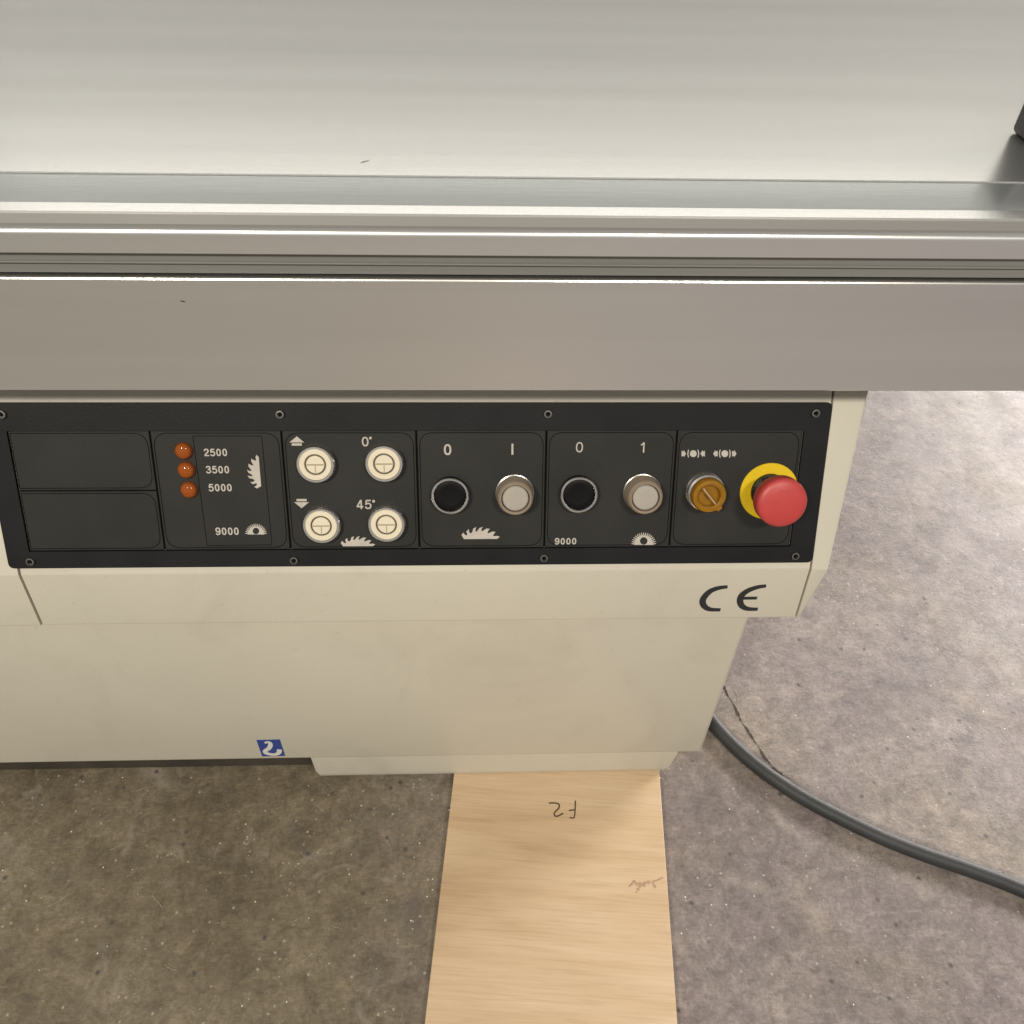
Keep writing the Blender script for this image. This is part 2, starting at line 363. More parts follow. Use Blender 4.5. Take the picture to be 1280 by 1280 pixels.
pl0 = hit(397, 970, FY, (0, YB, 0)).x; pl1 = hit(832, 966, FY, (0, YB, 0)).x
q0 = hit(386, 948, FY, (0, YB, 0)).x; q1 = hit(849, 940, FY, (0, YB, 0)).x
bm = bmesh.new(); lo = []; hi = []
y0, y1 = YB+.0012, 1.15
corners = [(q0, q1, y0, y1, zc+.012), (q0+.001, q1-.001, y0, y1, zc-.004), (q0+.002, q1-.004, y0+.0012, y1, BT+.009), (q0+.004, q1-.009, y0+.0018, y1, BT+.0025), (q0+.009, q1-.018, y0+.0030, y1, BT+.0005)]
rings = [[bm.verts.new(p) for p in ((a, c, z), (b, c, z), (b, d, z), (a, d, z))] for a, b, c, d, z in corners]
for a, b in zip(rings, rings[1:]):
    for i in range(4): bm.faces.new((a[i], a[(i+1) % 4], b[(i+1) % 4], b[i]))
bm.faces.new(rings[0][::-1]); bm.faces.new(rings[-1])
bmesh.ops.bevel(bm, geom=[e for e in bm.edges if abs(e.verts[0].co.z-e.verts[1].co.z) > .004 and abs(e.verts[0].co.y-y0) < .01], offset=.004, segments=2, affect='EDGES')
link('plinth', mesh(bm), 'beige', saw, smooth=35)
link('under_shade_block', boxmesh(-1.10, q0-.004, YB+.030, 1.15, .001, zc+.01, .003), 'grime_shade', saw)  # added dark block in place of the shade below the cabinet edge

def arc(c, r, a0, a1, n=7):
    return [(c[0]+r*math.cos(a0+(a1-a0)*k/n), c[1]+r*math.sin(a0+(a1-a0)*k/n)) for k in range(n+1)]
def console_profile(r=.009, out=0.0):
    # slope from under the table down to the fold, then the vertical lip, then back under
    m_ = (TH+BE)/2; k_ = r/math.cos((TH-BE)/2)
    cy, cz = FOLD.y+math.cos(m_)*k_, FOLD.z-math.sin(m_)*k_      # fillet centre
    cy -= out*math.cos(m_); cz += out*math.sin(m_)
    zt_ = zf_bot-.003
    pts = [(YB+.11, zt_)]
    s0 = PO+EP*((zt_-PO.z)/CT)+NP*out
    pts += [(s0.y, s0.z)]
    pts += [p for p in arc((cy, cz), r, math.pi-TH, math.pi-BE, 6)]
    yb_ = FOLD.y-(FOLD.z-zs-.003)*math.tan(BE)-out+.0001
    pts += arc((yb_+.003, zs+.003), .003, math.pi-BE, 1.5*math.pi, 4)
    pts += [(YB+.004, zs), (YB+.004, FOLD.z-.012), (YB+.11, .60)]
    return pts
sl = (lip(57, 782).x+lip(18, 712).x)/2
sr = (lip(991, 770).x+lip(1017, 710).x)/2
con = link('console', section(console_profile(), sl+.0012, sr-.0008), 'beige', saw, smooth=20)
link('console_extension', section(console_profile(out=.001), -1.12, sl-.0012), 'beige', saw, smooth=20)
link('console_joint', section(console_profile(out=-.004), sl-.0012, sl+.0012), 'seam', saw, smooth=20)
link('console_joint', section(console_profile(out=-.004), sr-.0008, sr+.0010), 'seam', saw, smooth=20)
# end cap: same outline, wider at the top than at the foot
prof = console_profile(out=.0015); bm = bmesh.new()
def cap_x(y, z):
    zt = hit(1088, 490, NP, PO).z; x_t = hit(1086, 492, NP, PO).x; x_f = lip(1034, 710).x; x_b = lip(1001, 770).x
    if z > FOLD.z: return x_f+(x_t-x_f)*(z-FOLD.z)/(zt-FOLD.z)
    return x_b+(x_f-x_b)*(z-zs)/(FOLD.z-zs)
x0 = sr+.0010
A = [bm.verts.new((x0, y, z)) for y, z in prof]; B = [bm.verts.new((cap_x(y, z), y, z)) for y, z in prof]; n = len(prof)
for i in range(n): bm.faces.new((A[i], A[(i+1) % n], B[(i+1) % n], B[i]))
bm.faces.new(A[::-1]); e = bm.faces.new(B)
bmesh.ops.bevel(bm, geom=list(e.edges), offset=.005, segments=3, affect='EDGES', profile=.5)
link('console_end_cap', mesh(bm), 'beige', saw, smooth=35)

# the dark panel: a frame with a window, the module plates set lower inside it
def rrect(corners, rad, n=5):                    # corners in panel coordinates, rounded
    out = []; k = len(corners)
    for i in range(k):
        p = corners[i]; a = (corners[i-1]-p).normalized(); b = (corners[(i+1) % k]-p).normalized(); r = rad[i] if isinstance(rad, (list, tuple)) else rad
        if r <= 0: out.append(p); continue
        p0 = p+a*r; p1 = p+b*r
        for j in range(n+1):
            t = j/n; out.append((1-t)**2*p0+2*t*(1-t)*p+t*t*p1)
    return out
XL, XR = ps(11, 697).x, .5*(ps(1041, 505).x+ps(1012, 704).x)
TTOP, TBOT = ps(600, 503.5, PT).y, ps(600, 706.5, PT).y
WL, WR = ps(24, 610).x, ps(995, 610).x; WT, WB = ps(600, 538, PT).y, ps(600, 686, PT).y
outer = rrect([V2(XL, TBOT), V2(XR, TBOT), V2(XR, TTOP), V2(XL, TTOP)], .006)
def ring_prism(outer_pts, inner_pts, h0, h1):
    # matching loops: inner resampled by nearest corner groups (same count)
    bm = bmesh.new(); n = len(outer_pts)
    def loop(pts, h): return [bm.verts.new((p.x, p.y, h)) for p in pts]
    bv = .0008
    c = sum(outer_pts, V2(0, 0))/n
    o0, o1, o2 = loop(outer_pts, h0), loop(outer_pts, h1-bv), loop([p+(c-p).normalized()*bv for p in outer_pts], h1)
    i2, i0 = loop(inner_pts, h1), loop(inner_pts, h0)
    for a, b in ((o0, o1), (o1, o2), (o2, i2), (i2, i0)):
        for k in range(n): bm.faces.new((a[k], a[(k+1) % n], b[(k+1) % n], b[k]))
    return mesh(bm)
inner = rrect([V2(WL, WB), V2(WR, WB), V2(WR, WT), V2(WL, WT)], .0015)
panel = link('control_panel', ring_prism(outer, inner, .0003, PT), 'frame', saw, PM)
panel['label'] = 'black control panel frame'
g = .0009
vx = [WL+.0004] + [ (ps(a, 538).x+ps(b, 686).x)/2 for a, b in ((191, 204), (352, 364), (521, 524), (683, 680), (848, 834))] + [WR-.0004]
MH = .0022                                       # module plates' face height
zmid = ps(110, 613.5, MH).y
mods = []
for i in range(6):
    x0, x1 = vx[i]+g, vx[i+1]-g
    rows = [(WB+.0005, zmid-g*.7), (zmid+g*.7, WT-.0005)] if i == 0 else [(WB+.0005, WT-.0005)]
    for y0_, y1_ in rows:
        c = [(x0, y0_), (x1, y0_), (x1, y1_), (x0, y1_)]
        link('module_plate', prism(c, .0004, MH, .0004, 1), 'black', panel, PM); mods.append((x0, x1, y0_, y1_))
link('panel_backing', prism([(WL+.0002, WB+.0002), (WR-.0002, WB+.0002), (WR-.0002, WT-.0002), (WL+.0002, WT-.0002)], .0001, .0003), 'line', panel, PM)
def P3(p, h): return (p.x, p.y, MH+.00005+h)
# engraved borders on the plates
bord = []
for i, (x0, x1, y0_, y1_) in enumerate(mods):
    d = .0022; r = .014; r0 = .0 if i < 2 else r; dl = -.0018 if i < 2 else 0
    pts = rrect([V2(x0+d+dl, y0_+d), V2(x1-d, y0_+d), V2(x1-d, y1_-d), V2(x0+d+dl, y1_-d)], [max(r0, .001), r, r, max(r0, .001)], 7)
    link('plate_border', strokes([(pts, .0007, True)], P3, .00012), 'line', panel, PM)
pts = [ps(*p, MH) for p in ((241, 545), (327, 545), (340, 681), (259, 682))]
link('plate_border', strokes([(rrect(pts, .0004, 1), .0006, True)], P3, .00012), 'line', panel, PM)

def screw(u, v, tilt):
    s = ps(u, v, PT+.001)
    o = link('screw', lathe([(.0046, PT-.0002), (.0046, PT+.0016), (.0040, PT+.0026), (.0026, PT+.0027), (.0023, PT+.0012), (0, PT+.0010)], 20), 'steel', panel, at(s), 40)
    link('screw_socket', lathe([(.0023, PT+.0014), (0, PT+.0014)], 6), 'line', panel, at(s))
    return o
for u, v in ((350, 518), (685, 517.5), (1019.5, 516.5), (38, 702), (367.5, 700.5), (680, 697.5), (994, 695), (2, 518)): screw(u, v, 0)

# ---- writing and symbols on the plates
def oval(cx, cy, rx, ry, n=22, e=.86):
    out = []
    for k in range(n):
        a = 2*math.pi*k/n; c, d = math.cos(a), math.sin(a)
        out.append(V2(cx+rx*math.copysign(abs(c)**e, c), cy+ry*math.copysign(abs(d)**e, d)))
    return out
def glyph(ch, t):                                # centre lines of a plain grotesque digit, cap height 1
    S = lambda *p: (smooth_path([V2(*q) for q in p], 5), False); Ln = lambda *p: ([V2(*q) for q in p], False)
    return {'0': [(oval(.27, .5, .27-t/2, .5-t/2), True)],
            'I': [Ln((.27, 1), (.27, 0))],
            '1': [Ln((.02, .74), (.15, .79), (.27, .95)), Ln((.30, 1), (.30, 0))],
            '2': [S((.06, .68), (.12, .86), (.28, .93), (.43, .86), (.47, .70), (.39, .52), (.20, .32), (.08, .10)), Ln((.02, t/2), (.54, t/2))],
            '3': [S((.06, .74), (.13, .88), (.27, .93), (.42, .87), (.46, .73), (.40, .59), (.22, .54)), S((.22, .54), (.42, .48), (.49, .30), (.43, .14), (.27, .07), (.12, .12), (.05, .28))],
            '4': [Ln((.38, 1), (.38, 0)), Ln((.34, .93), (.05, .30)), Ln((.0, .27), (.54, .27))],
            '5': [Ln((.50, 1-t/2), (.11, 1-t/2)), Ln((.14, .92), (.09, .46)), S((.09, .50), (.20, .60), (.34, .61), (.47, .49), (.48, .30), (.42, .14), (.27, .07), (.12, .12), (.05, .26))],
            '9': [(oval(.27, .68, .20, .25), True), S((.47, .68), (.48, .42), (.42, .18), (.27, .07), (.13, .11), (.06, .24))]}[ch]
def letter(name, s, u, v, wpx, hpx, t=.15):
    hm = (ps(u, v+hpx/2, MH)-ps(u, v-hpx/2, MH)).length; wm = (ps(u+wpx/2, v, MH)-ps(u-wpx/2, v, MH)).length
    c = ps(u, v, MH); n = len(s); asp = wm/hm; adv = asp/(n-.20) if n > 1 else asp
    sx = 1 if s in 'I1' else adv*(.80 if n > 1 else 1)/.54
    items = []
    for k, ch in enumerate(s):
        for pts, cl in glyph(ch, t): items.append(([V2((p.x*sx+k*adv-asp/2)*hm if s not in 'I1' else (p.x-.27)*hm, (p.y-.5)*hm) for p in pts], t*hm, cl))
    vs = []
    bm = bmesh.new()
    for q, it in enumerate(items):
        me = strokes([it], lambda p, h: (p.x, p.y, h+(q % 3)*.00005 if h else 0), .00015); bm.from_mesh(me)
    return link(name, mesh(bm), 'print', panel, at(c, MH+.00003))
for s, u, v in (('2500', 269.5, 565.5), ('3500', 272, 587), ('5000', 275.3, 609.5), ('9000', 284, 664)): letter('number_marking', s, u, v, 29, 9.2, .17)
letter('number_marking', '9000', 707, 676.5, 27, 8, .18)
letter('number_marking', '0', 456.5, 552, 9, 12, .15); letter('number_marking', '45', 455, 630.5, 18.5, 11.5, .15)
letter('number_marking', '0', 559.5, 562, 10, 13.8, .16); letter('number_marking', 'I', 640.5, 561.5, 2.4, 13.8, .17)
letter('number_marking', '0', 724.3, 559, 9.3, 12.8, .12); letter('number_marking', '1', 804.3, 559.3, 6.2, 12.8, .13)
def shape(name, polys, m='print', parent=None, h=.0002):   # flat polygons drawn with pixel corners
    parent = parent or panel; bm = bmesh.new()
    for pl in polys:
        q = [ps(u, v, MH) for u, v in pl]
        lo = [bm.verts.new((p.x, p.y, MH+.00004)) for p in q]; hi = [bm.verts.new((p.x, p.y, MH+h)) for p in q]; n = len(q)
        bm.faces.new(hi)
        for i in range(n): bm.faces.new((lo[i], lo[(i+1) % n], hi[(i+1) % n], hi[i]))
    me = mesh(bm); return link(name, me, m, parent, PM)
def disc(u, v, rx, ry=None, n=18): ry = ry or rx; return [(u+rx*math.cos(2*math.pi*k/n), v+ry*math.sin(2*math.pi*k/n)) for k in range(n)]
shape('degree_sign', [disc(463, 547.5, 1.7)]); shape('degree_sign', [disc(467, 626.5, 1.8)])
def arrow(u, v, s):
    return [[(u-9.3, v+s*3.2), (u+9.3, v+s*3.2), (u, v-s*4.4)][::1], [(u-6.3, v+s*4.3), (u+6.3, v+s*4.3), (u+6.3, v+s*7.2), (u-6.3, v+s*7.2)]]
shape('arrow_up', arrow(371, 549.8, 1)); shape('arrow_down', arrow(377, 630.8, -1))
def zoomed(pts, ox, oy, sc_): return [(ox+x/sc_, oy+y/sc_) for x, y in pts]
blade = [(480,1150),(812,1148),(838,1128),(815,1118),(770,1122),(778,1100),(795,1078),(765,1075),(715,1095),(720,1070),(738,1048),(705,1045),(655,1075),(655,1050),(668,1028),(635,1040),(608,1075),(592,1072),(602,1030),(572,1045),(565,1075),(550,1095),(530,1080),(528,1050),(503,1075),(512,1095),(512,1115),(490,1108),(472,1085),(455,1110)]
shape('saw_blade_symbol', [zoomed(blade, 520, 530, 8)])
def refit(b, x0, y0, x1, y1):
    xs = [p[0] for p in b]; ys = [p[1] for p in b]; a, c = min(xs), max(xs); d, f = min(ys), max(ys)
    return [(x0+(x-a)/(c-a)*(x1-x0), y0+(y-d)/(f-d)*(y1-y0)) for x, y in b]
shape('saw_blade_symbol', [refit(blade, 426, 670, 469, 682.8)])
vert = [(y, x) for x, y in blade]                # the same sign standing on end
vb = refit([(a, -b) for a, b in vert], 309.3, 568.5, 325.5, 610.5)
vb = [(x+(y-590)*.075-.4, y) for x, y in vb]
shape('saw_blade_symbol', [vb])
def scorer(u, v, r, n=17):                       # half blade with fine teeth: wedges so that the hub stays open
    hub = r*.30; polys = []; hv = v-r*.30
    for k in range(n):
        a0 = math.pi*k/n; a1 = math.pi*(k+1)/n; am = a0+.62*(a1-a0)
        p = lambda rad, a: (u+rad*math.cos(a), v-rad*math.sin(a)*.98)
        def hp(a):                               # hub edge point in that direction
            return (u+hub*math.cos(a), hv-hub*math.sin(a))
        b0 = -.5*math.pi+2*math.pi*k/n*.5*1.0
        d_ = a1-a0; polys.append([p(r*.74, a0+.1*d_), p(r*.74, a0+.75*d_), p(r*1.0, a0+.72*d_), p(r*.98, a0+.35*d_)])
    m_ = 26; outer_ = [(u+r*.78*math.cos(math.pi*k/m_), v-r*.77*math.sin(math.pi*k/m_)) for k in range(m_+1)]
    cx, cy = u, hv
    def edge(p):
        d = math.hypot(p[0]-cx, p[1]-cy); return (cx+(p[0]-cx)/d*hub, cy+(p[1]-cy)/d*hub)
    base_ = [(u-r*.78+2*r*.78*k/8, v+.2) for k in range(9)]
    loop = outer_[:-1]+base_; n2 = len(loop)
    for k in range(n2):
        a, b = loop[k], loop[(k+1) % n2]; polys.append([a, b, edge(b), edge(a)])
    return polys
shape('scoring_blade_symbol', scorer(320, 667.8, 13.6)); shape('scoring_blade_symbol', scorer(804.6, 680.8, 15.6))
def clampsign(u, v, s):
    out = [disc(u, v, 4.3)]
    for sd in (-1, 1):
        out.append([(u+sd*5.2, v-5), (u+sd*6.6, v-4.6), (u+sd*7.6, v), (u+sd*6.6, v+4.6), (u+sd*5.2, v+5), (u+sd*6.2, v)][::1])
        a, b = (9.0, 14.6) if s > 0 else (14.6, 9.0)     # arrow tips point inwards or outwards
        out.append([(u+sd*a, v), (u+sd*(a+b)/2, v-4.6), (u+sd*(a+b)/2, v-2.6), (u+sd*b, v-3.6), (u+sd*b, v+3.6), (u+sd*(a+b)/2, v+2.6), (u+sd*(a+b)/2, v+4.6)])
    return out
shape('brake_symbol', clampsign(866.5, 567, 1)); shape('brake_symbol', clampsign(906, 567, -1))

# ---- buttons: each part of the saw with its own pieces
PX = (ps(587, 620, .012)-ps(539, 620, .012)).length/48     # metres per photo pixel on the panel, about 0.8 mm
def ivory(u, v, label):
    h = .010; s = ps(u, v, h); R = 24*PX
    b = link('push_button', lathe([(R, MH+.0002), (R, h-.001), (R-.0012, h+.0006), (R-.0028, h+.0006), (R-.0034, h-.0006), (R-.0034, MH+.0004), (R, MH+.0002)], 56), 'chrome', saw, at(s), 30)
    b['label'] = label
    link('gap_ring', lathe([(R-.0035, h-.0014), (0, h-.0014)], 48), 'ivory_gap', b, at(s))
    r1, r2 = 20*PX, 13.3*PX
    link('button_ring', lathe([(r1, h-.0013), (r1, h), (r1-.0006, h+.0006), (r2+.0006, h+.0006), (r2, h), (r2, h-.0013)], 56), 'ivory', b, at(s), 30)
    r3 = 11.2*PX
    link('button_cap', lathe([(r3, h-.0013), (r3, h-.0002), (r3-.0006, h+.0003), (0, h+.0003)], 48), 'ivory', b, at(s), 30)
    bm = bmesh.new()
    f3 = lambda p, hh: (p.x, p.y, h+.00032+hh)
    link('button_slot', strokes([([V2(-r3*.93, 0), V2(r3*.93, 0)], .0015, False), ([V2(0, -.001), V2(0, -r3*.90)], .0009, False)], f3, .00012), 'ivory_line', b, at(s))
ivory(394, 581, 'ivory push button beside the up arrow'); ivory(480, 580, 'ivory push button below the 0 degree marking')
ivory(401.5, 657.5, 'ivory push button beside the down arrow'); ivory(483, 656, 'ivory push button below the 45 degree marking')
def blackbtn(u, v, label):
    h = .012; s = ps(u, v, h); R = 23.5*PX
    b = link('push_button', lathe([(R-.0004, MH+.0002), (R-.0004, h-.0012), (R-.0028, h-.0012), (R-.0028, MH+.0004)], 56), 'gloss', saw, at(s), 30)
    link('bezel', lathe([(R-.0004, h-.0018), (R, h-.0012), (R, h-.0002), (R-.0009, h+.0006), (R-.0020, h+.0006), (R-.0027, h-.0002), (R-.0027, h-.003)], 56), 'chrome', b, at(s), 30)
    b['label'] = label
    link('button_cap', lathe([(R-.0029, h-.004), (R-.0034, h-.0022), (R-.006, h-.0016), (R*.5, h-.0019), (0, h-.0021)], 48), 'gloss', b, at(s), 40)
blackbtn(562.5, 620.5, 'black push button below the 0 marking, beside the saw blade symbol'); blackbtn(724, 619, 'black push button below the 0 marking, above 9000')
def boot(u, v, label):
    h = .024; s = ps(u+2, v+3, h); R = 22.3*PX; r1 = 16.3*PX
    b = link('push_button', lathe([(R+.0005, MH+.0002), (R+.0005, MH+.004), (R, MH+.005), (R, h-.004), (R-.0012, h-.0012), (R-.0035, h), (r1+.0028, h+.0002), (r1+.0010, h-.0012), (r1+.0008, h-.006), (r1+.0008, MH+.001)], 56), 'boot', saw, at(s), 40)
    b['label'] = label
    link('base_ring', lathe([(R+.0018, MH+.0001), (R+.0018, MH+.0018), (R+.0007, MH+.0022)], 48), 'steel', b, at(s), 30)
    link('button_cap', lathe([(r1, MH+.002), (r1, h-.0026), (r1-.0010, h-.0016), (r1*.6, h-.0013), (0, h-.0012)], 48), 'white', b, at(s), 40)
boot(642.5, 621, 'white push button in a smoky guard below the I marking'); boot(805.5, 620, 'white push button in a smoky guard below the 1 marking')
for (u, v), lb in zip(((227.5, 565), (231, 589), (234.5, 614)), ('2500', '3500', '5000')):
    h = .008; s = ps(u, v, h); r = 10.8*PX
    b = link('indicator_lamp', lathe([(r+.0002, MH+.0002), (r+.0002, h*.45), (r-.0006, h*.62), (r-.0014, h*.62)], 32), 'lampring', saw, at(s), 35)
    link('lens', lathe([(r-.0009, MH+.0003), (r-.0009, h*.7), (r-.0016, h*.88), (r-.0032, h), (r*.42, h+.0009), (0, h+.0011)], 32), 'lamp', b, at(s), 60)
    b['label'] = 'round orange indicator lamp beside the '+lb+' marking'
    link('lamp_core', lathe([(r*.52, MH+.0008), (r*.5, h-.0035), (0, h-.0025)], 20), 'lampcore', b, at(s), 40)
# key-type selector
h = .024; s = ps(887, 620.5, h); R = 22.5*PX
b = link('selector_switch', lathe([(R+.0016, MH+.0002), (R+.0016, MH+.003), (R+.0002, MH+.0045), (R+.0002, MH+.0075), (R+.0010, MH+.0085), (R+.0010, MH+.011), (R-.0010, MH+.0125), (R-.002, MH+.0125)], 56), 'chrome', saw, at(s), 30)
b['label'] = 'amber rotary selector switch on a chrome collar'
k = link('knob', lathe([(R-.0010, MH+.0125), (R-.0002, MH+.0140), (R-.0002, h-.003), (R-.0016, h), (R-.0050, h+.0006), (R-.0066, h-.0005), (R-.0072, h-.0060), (0, h-.0062)], 56), 'amber', b, at(s), 35)
ang = math.radians(-50); dv = V2(math.cos(ang), math.sin(ang)); nv = V2(-dv.y, dv.x)
link('pointer', prism([tuple(dv*(R-.0022)+nv*.0045), tuple(dv*(R-.0022)-nv*.0045), tuple(dv*(R+.0012)-nv*.0024), tuple(dv*(R+.0012)+nv*.0024)], h-.010, h-.0004, .0008), 'amber', b, at(s), 40)
link('grip_ridge', prism([tuple(dv*(R-.0058)+nv*.0016), tuple(-dv*(R-.0076)+nv*.0016), tuple(-dv*(R-.0076)-nv*.0016), tuple(dv*(R-.0058)-nv*.0016)], h-.0064, h-.0022, .0005), 'amber', b, at(s), 40)
link('indicator_line', strokes([([dv*(R-.003), -dv*(R-.0085)], .0007, False)], lambda p, hh: (p.x, p.y, h-.0021+hh), .0003), 'print', b, at(s))
link('slot', prism([tuple(-nv*.0036+dv*.004), tuple(-nv*.0018+dv*.004), tuple(-nv*.0018-dv*.003), tuple(-nv*.0036-dv*.003)], h-.0061, h-.0056), 'amber_dark', b, at(s))
# emergency stop
s = ps(961.5, 614.5, .004); R = 37.5*PX
es = link('emergency_stop_button', lathe([(R, MH+.0001), (R, MH+.0012), (R-.0006, MH+.0018), (24*PX, MH+.0018), (24*PX, MH+.0002)], 64), 'yellow', saw, at(s), 30)
es['label'] = 'red mushroom emergency stop with a yellow ring'
link('neck', lathe([(24*PX, MH+.0004), (24*PX, MH+.006), (18*PX, MH+.008), (17*PX, .026), (17*PX, .030)], 40), 'gloss', es, at(s), 30)
Rc = 31.5*PX
hc = .046
link('mushroom_cap', lathe([(17.5*PX, .026), (Rc-.006, .026), (Rc-.0016, .0275), (Rc-.0002, .0300), (Rc, hc-.0060), (Rc-.0006, hc-.0030), (Rc-.0026, hc-.0012), (Rc-.0060, hc-.0002), (Rc*.5, hc+.0012), (0, hc+.0016)], 64), 'red', es, at(s), 50)
link('twist_arc', strokes([([V2(Rc*.55*math.cos(a*.1), Rc*.55*math.sin(a*.1)) for a in range(11, 21)], .0005, False), ([V2(Rc*.45*math.cos(a*.1), Rc*.45*math.sin(a*.1)) for a in range(11, 21)], .0005, False)], lambda p, hh: (p.x, p.y, hc+.0010+hh), .0003), 'red', es, at(s))

# ---- CE mark on the lip, hook sticker on the cabinet
def onplane(Y): return lambda u, v: (lambda q: Vector((q.x, q.z)))(hit(u, v, FY, (0, Y, 0)))
fc = lambda u, v: (lambda q: V2(q.x, q.z))(lip(u, v))
lipy = lambda z: FOLD.y-(FOLD.z-z)*math.tan(BE)
def ce_pts(z): return [fc(850+x/6.095, 710+y/6.095) for x, y in z]
def wl(n, a, b, c): return [(a+(b-a)*math.sin(math.pi*.5*min(1, k/(n*.5))) if k < n*.5 else b+(c-b)*(1-math.sin(math.pi*.5*(1-(k-n*.5)/(n*.5))))) for k in range(n)]
K = .00014
c1 = smooth_path(ce_pts([(362, 142), (300, 150), (240, 170), (195, 207), (172, 250), (185, 290), (228, 314), (308, 318)]), 6)
c2 = smooth_path(ce_pts([(656, 135), (590, 145), (520, 170), (470, 207), (457, 250), (472, 288), (515, 310), (592, 313)]), 6)
bar = ce_pts([(478, 228), (586, 227)])
wdt = lambda n: wl(n, 31*K, 52*K, 30*K)
link('ce_mark', strokes([(c1, wdt(len(c1)), False)], lambda p, hh: (p.x, lipy(p.y)-.0002-hh, p.y), .00015), 'ce', con)
link('ce_mark', strokes([(c2, wdt(len(c2)), False)], lambda p, hh: (p.x, lipy(p.y)-.0002-hh, p.y), .00015), 'ce', con)
link('ce_mark', strokes([(bar, 30*K, False)], lambda p, hh: (p.x, lipy(p.y)-.00045-hh, p.y), .00010), 'ce', con)
fbp = onplane(YB)
hk = lambda pts: [fbp(290+x/9.846, 900+y/9.846) for x, y in pts]
q = hk([(300, 245), (590, 238), (655, 440), (372, 446)])
st = link('hook_sticker', pyd([(p.x, YB-.0003, p.y) for p in q]+[(p.x, YB-.00002, p.y) for p in q], [(0, 1, 2, 3)]+[(i, (i+1) % 4, 4+(i+1) % 4, 4+i) for i in range(4)]), 'blue', cab)
st['label'] = 'small blue sticker with a white lifting hook'
Y3 = lambda d: (lambda p, hh: (p.x, YB-d-hh, p.y))
KZ = (hk([(100, 0)])[0]-hk([(0, 0)])[0]).length/100
body = smooth_path(hk([(405, 282), (440, 268), (472, 285), (470, 320), (450, 350), (412, 376), (420, 404), (480, 420), (540, 420), (578, 398), (584, 360)]), 6)
nb = len(body); bw = [KZ*(34+(30 if k > nb*.3 else 30*k/(nb*.3))) for k in range(nb)]; 
link('hook_pictogram', strokes([(body, bw, False)], Y3(.00034), .0001), 'stickwhite', cab)

# ------------------------------------------------------------------ sliding table: aluminium extrusion
zf = lambda v, Y: hit(640, v, FY, (0, Y, 0)).z
yf = lambda v, z: hit(640, v, UP, (0, 0, z)).y
zb = zf(489.5, YT); z382 = zf(382, YT); zg0 = zf(350, YT); zg1 = zf(321, YT); zl = zf(290, YT)
yl = yf(283.5, zl); yu = yl+.0038; z0 = zf(269, yu); ya = yf(257.5, z0); ys_ = yf(221, z0)
print('table z', zb, zg0, zg1, zl, z0, 'y', YT, yl, ya, ys_)
D = YT+.020
tb = empty('sliding_table', (0, YT, zb))
tag(tb, 'long brushed aluminium sliding table beam with slots above the control panel', 'saw table')
XT0, XT1 = -1.7, 1.05
e1 = .0012
prof = [(1.45, zb), (YT+.0014, zb), (YT+.0004, zb+e1), (YT+.0004, z382), (YT, z382), (YT, zg0-.0016), (YT+.0008, zg0-.0006), (YT+.0022, zg0),
        (YT+.006, zg0-.0004), (YT+.012, zg0-.0010), (YT+.012, zg0+.010), (YT+.0085, zg0+.0106), (YT+.0085, zg0+.012), (YT+.012, zg0+.0126), (YT+.012, zg1+.001), (YT+.0012, zg1), (YT, zg1+.0010),
        *[(YT+.0045-.0045*math.cos(a_*math.pi/16), zl-.0045+.0045*math.sin(a_*math.pi/16)) for a_ in range(0, 9)], (yl, zl), (yu-.0004, z0-.0014), (yu+.0010, z0), (ya-.0006, z0), (ya, z0-.0006), (ya, z0-.0125),
        (ys_, z0-.0055), (ys_, z0-.0006), (ys_+.0006, z0), (1.45, z0)]
ext = link('table_extrusion', section(prof, XT0, XT1), 'alu_top', tb)
ext.data.materials.append(M['alu']); ext.data.materials.append(M['shade_nick'])
for f_ in ext.data.polygons:
    if abs(f_.normal.z) < .6: f_.material_index = 1
    if f_.center.y > yl-.0001 and f_.center.y < yu and f_.normal.y < -.5: f_.material_index = 2  # step face darkened by colour so it looks less lit
link('groove_shade_strip', boxmesh(XT0+.003, XT1-.003, YT+.0055, YT+.0118, zg0+.0012, zg1-.0006, .0006), 'groove_shade', tb)  # added grey strip standing in for shade in the groove
link('groove_shade_lip', boxmesh(XT0+.003, XT1-.003, YT+.0030, YT+.0052, zg0+.0108, zg0+.0120, .0003), 'groove_shade', tb)
stp = [(ya+.0010, z0-.0122), (ys_-.0010, z0-.0053), (ys_-.0010, z0-.0012), (ya+.0010, z0-.0088)]
link('slide_strip', section(stp, XT0+.002, XT1-.002), 'alu_strip', tb)
onb = lambda u, v: (lambda q: V2(q.x, q.z))(hit(u, v, FY, (0, YT, 0)))
link('nick', strokes([([onb(225, 376), onb(229, 376.6), onb(232, 377.5)], [.0003, .0010, .0003], False)], lambda p, h: (p.x, YT-.0001-h, p.y), .0001), 'line', ext)
ont = lambda u, v: (lambda q: V2(q.x, q.y))(hit(u, v, UP, (0, 0, z0)))
link('nick', strokes([([ont(451, 204), ont(455, 202), ont(462, 200.5)], [.0008, .0018, .0005], False)], lambda p, h: (p.x, p.y, z0+.0001+h), .0001), 'shade_nick', ext)
# dark block on the table, just at the picture's edge
bk = hit(1292, 190, UP, (0, 0, z0)); 
bk_ = link('stop_block', boxmesh(bk.x, bk.x+.09, bk.y-.005, bk.y+.05, z0+.0002, z0+.085, .006), 'rubber', None, smooth=40)
tag(bk_, 'black block standing on the aluminium table top', 'block')
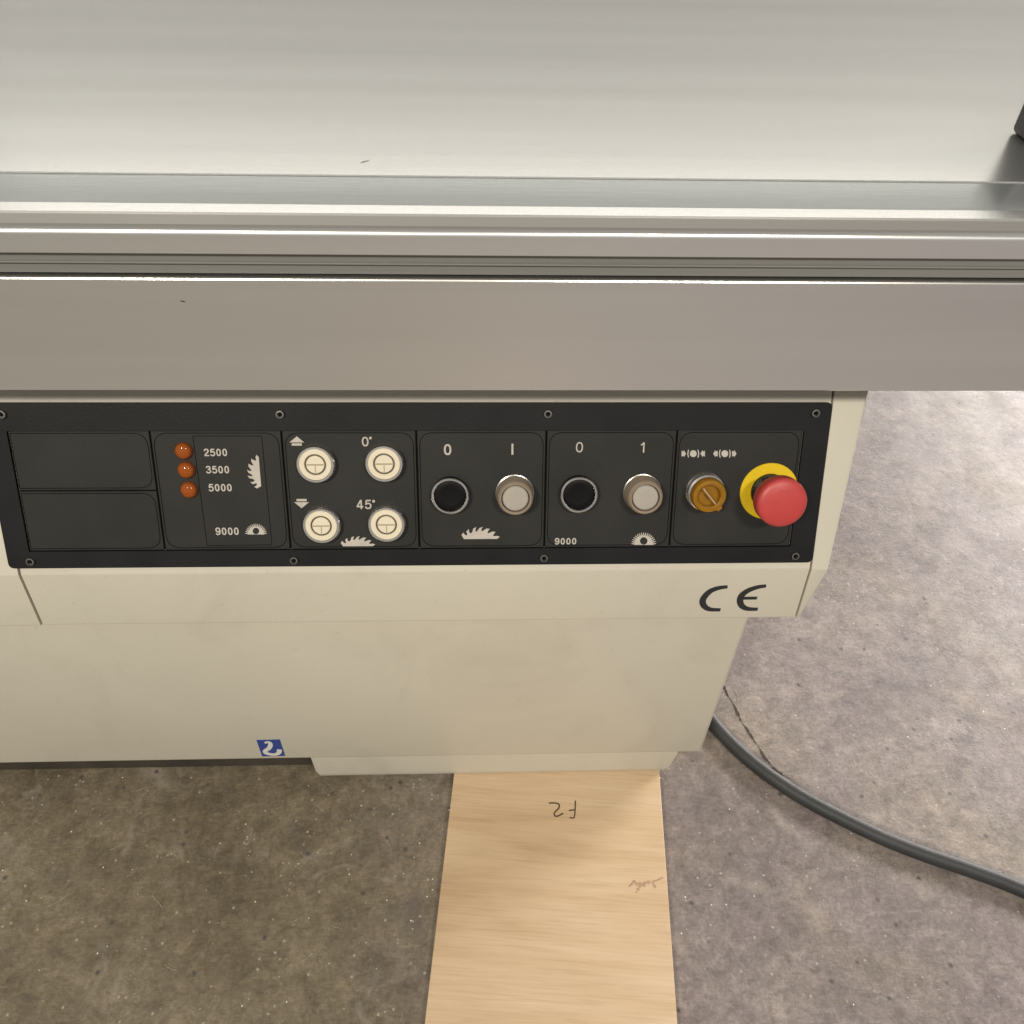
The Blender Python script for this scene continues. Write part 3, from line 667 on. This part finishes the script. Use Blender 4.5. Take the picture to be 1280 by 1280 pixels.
# ------------------------------------------------------------------ board, cable
bc = [fl(566, 966, BT), fl(826, 966, BT), fl(834, 1118, BT), fl(551, 1118, BT)]
bdir = ((bc[0]-bc[3]).normalized()+(bc[1]-bc[2]).normalized()).normalized(); bx_ = V2(bdir.y, -bdir.x)
mid = (bc[0]+bc[1]+bc[2]+bc[3])/4; wid = .5*((bc[1]-bc[0]).length+(bc[2]-bc[3]).length)*.995
L0, L1 = -.62, .40
bw_ = Matrix.Translation((mid.x, mid.y, 0)) @ Matrix.Rotation(math.atan2(bx_.y, bx_.x), 4, 'Z')
brd = link('wooden_board', prism([(-wid/2, L0), (wid/2, L0), (wid/2, L1), (-wid/2, L1)], .0005, BT-.0002, .0007, 2), 'wood', None, bw_)
tag(brd, 'pale wood board marked F2 lying under the machine foot', 'board')
def bd(x, y): q = hit(540+x/4, 950+y/4, UP, (0, 0, BT)); return V2(q.x, q.y)
Z3 = lambda z: (lambda p, hh: (p.x, p.y, z+hh))
fstr = [([bd(*p) for p in ((717, 203), (716, 240), (714, 270), (711, 288), (700, 291), (688, 287))], .0019, False), ([bd(*p) for p in ((714, 249), (700, 251), (684, 252))], .0019, False)]
tstr = [(smooth_path([bd(*p) for p in ((584, 216), (612, 215), (634, 221), (634, 240), (614, 262), (612, 276), (626, 281), (656, 267))], 5), .0021, False)]
link('pencil_mark', strokes(fstr[:1], Z3(BT), .00012), 'pencil', brd); link('pencil_mark', strokes(fstr[1:], Z3(BT+.0001), .00012), 'pencil', brd); link('pencil_mark', strokes(tstr, Z3(BT), .00012), 'pencil', brd)

random.seed(4)
kn = [[(985, 632), (1000, 618), (1012, 604), (1022, 618), (1048, 622), (1075, 612), (1105, 608), (1130, 598), (1156, 588)], [(1048, 622), (1034, 640), (1020, 664)], [(1098, 610), (1112, 626), (1116, 640)], [(1060, 618), (1064, 634)]]
for a_, k_ in enumerate(kn):
    pt_ = smooth_path([bd(*p) for p in k_], 4)
    link('knot_mark', strokes([(pt_, [max(.0006, random.gauss(.0042 if a_ == 0 else .003, .0016))*(1-.6*abs(2*i_/len(pt_)-1)) for i_ in range(len(pt_))], False)], Z3(BT-.00012+a_*.00003), .00012), 'knot', brd)
cp = [(862, 858), (884, 893), (897, 911), (925, 940), (962, 970), (1005, 998), (1050, 1022), (1100, 1046), (1150, 1066), (1200, 1083), (1250, 1101), (1300, 1122), (1360, 1150)]
CR = .0106
path = smooth_path([fl(u, v, CR) for u, v in cp], 6)
first = path[0]; path = smooth_path([V2(first.x-.25, first.y+.22), V2(first.x-.12, first.y+.12)], 4)+path
bm = bmesh.new(); rows = []
for i, p in enumerate(path):
    d = (path[min(i+1, len(path)-1)]-path[max(i-1, 0)]).normalized(); sdn = V2(-d.y, d.x)
    rows.append([bm.verts.new((p.x+sdn.x*CR*math.cos(a), p.y+sdn.y*CR*math.cos(a), CR+.0006+CR*math.sin(a))) for a in [2*math.pi*k/14 for k in range(14)]])
for a, b in zip(rows, rows[1:]):
    for k in range(14): bm.faces.new((a[k], a[(k+1) % 14], b[(k+1) % 14], b[k]))
bm.faces.new(rows[0]); bm.faces.new(rows[-1][::-1])
cb = link('power_cable', mesh(bm), 'cable', None, smooth=50)
tag(cb, 'thick dark grey power cable curving across the concrete from behind the cabinet', 'cable')
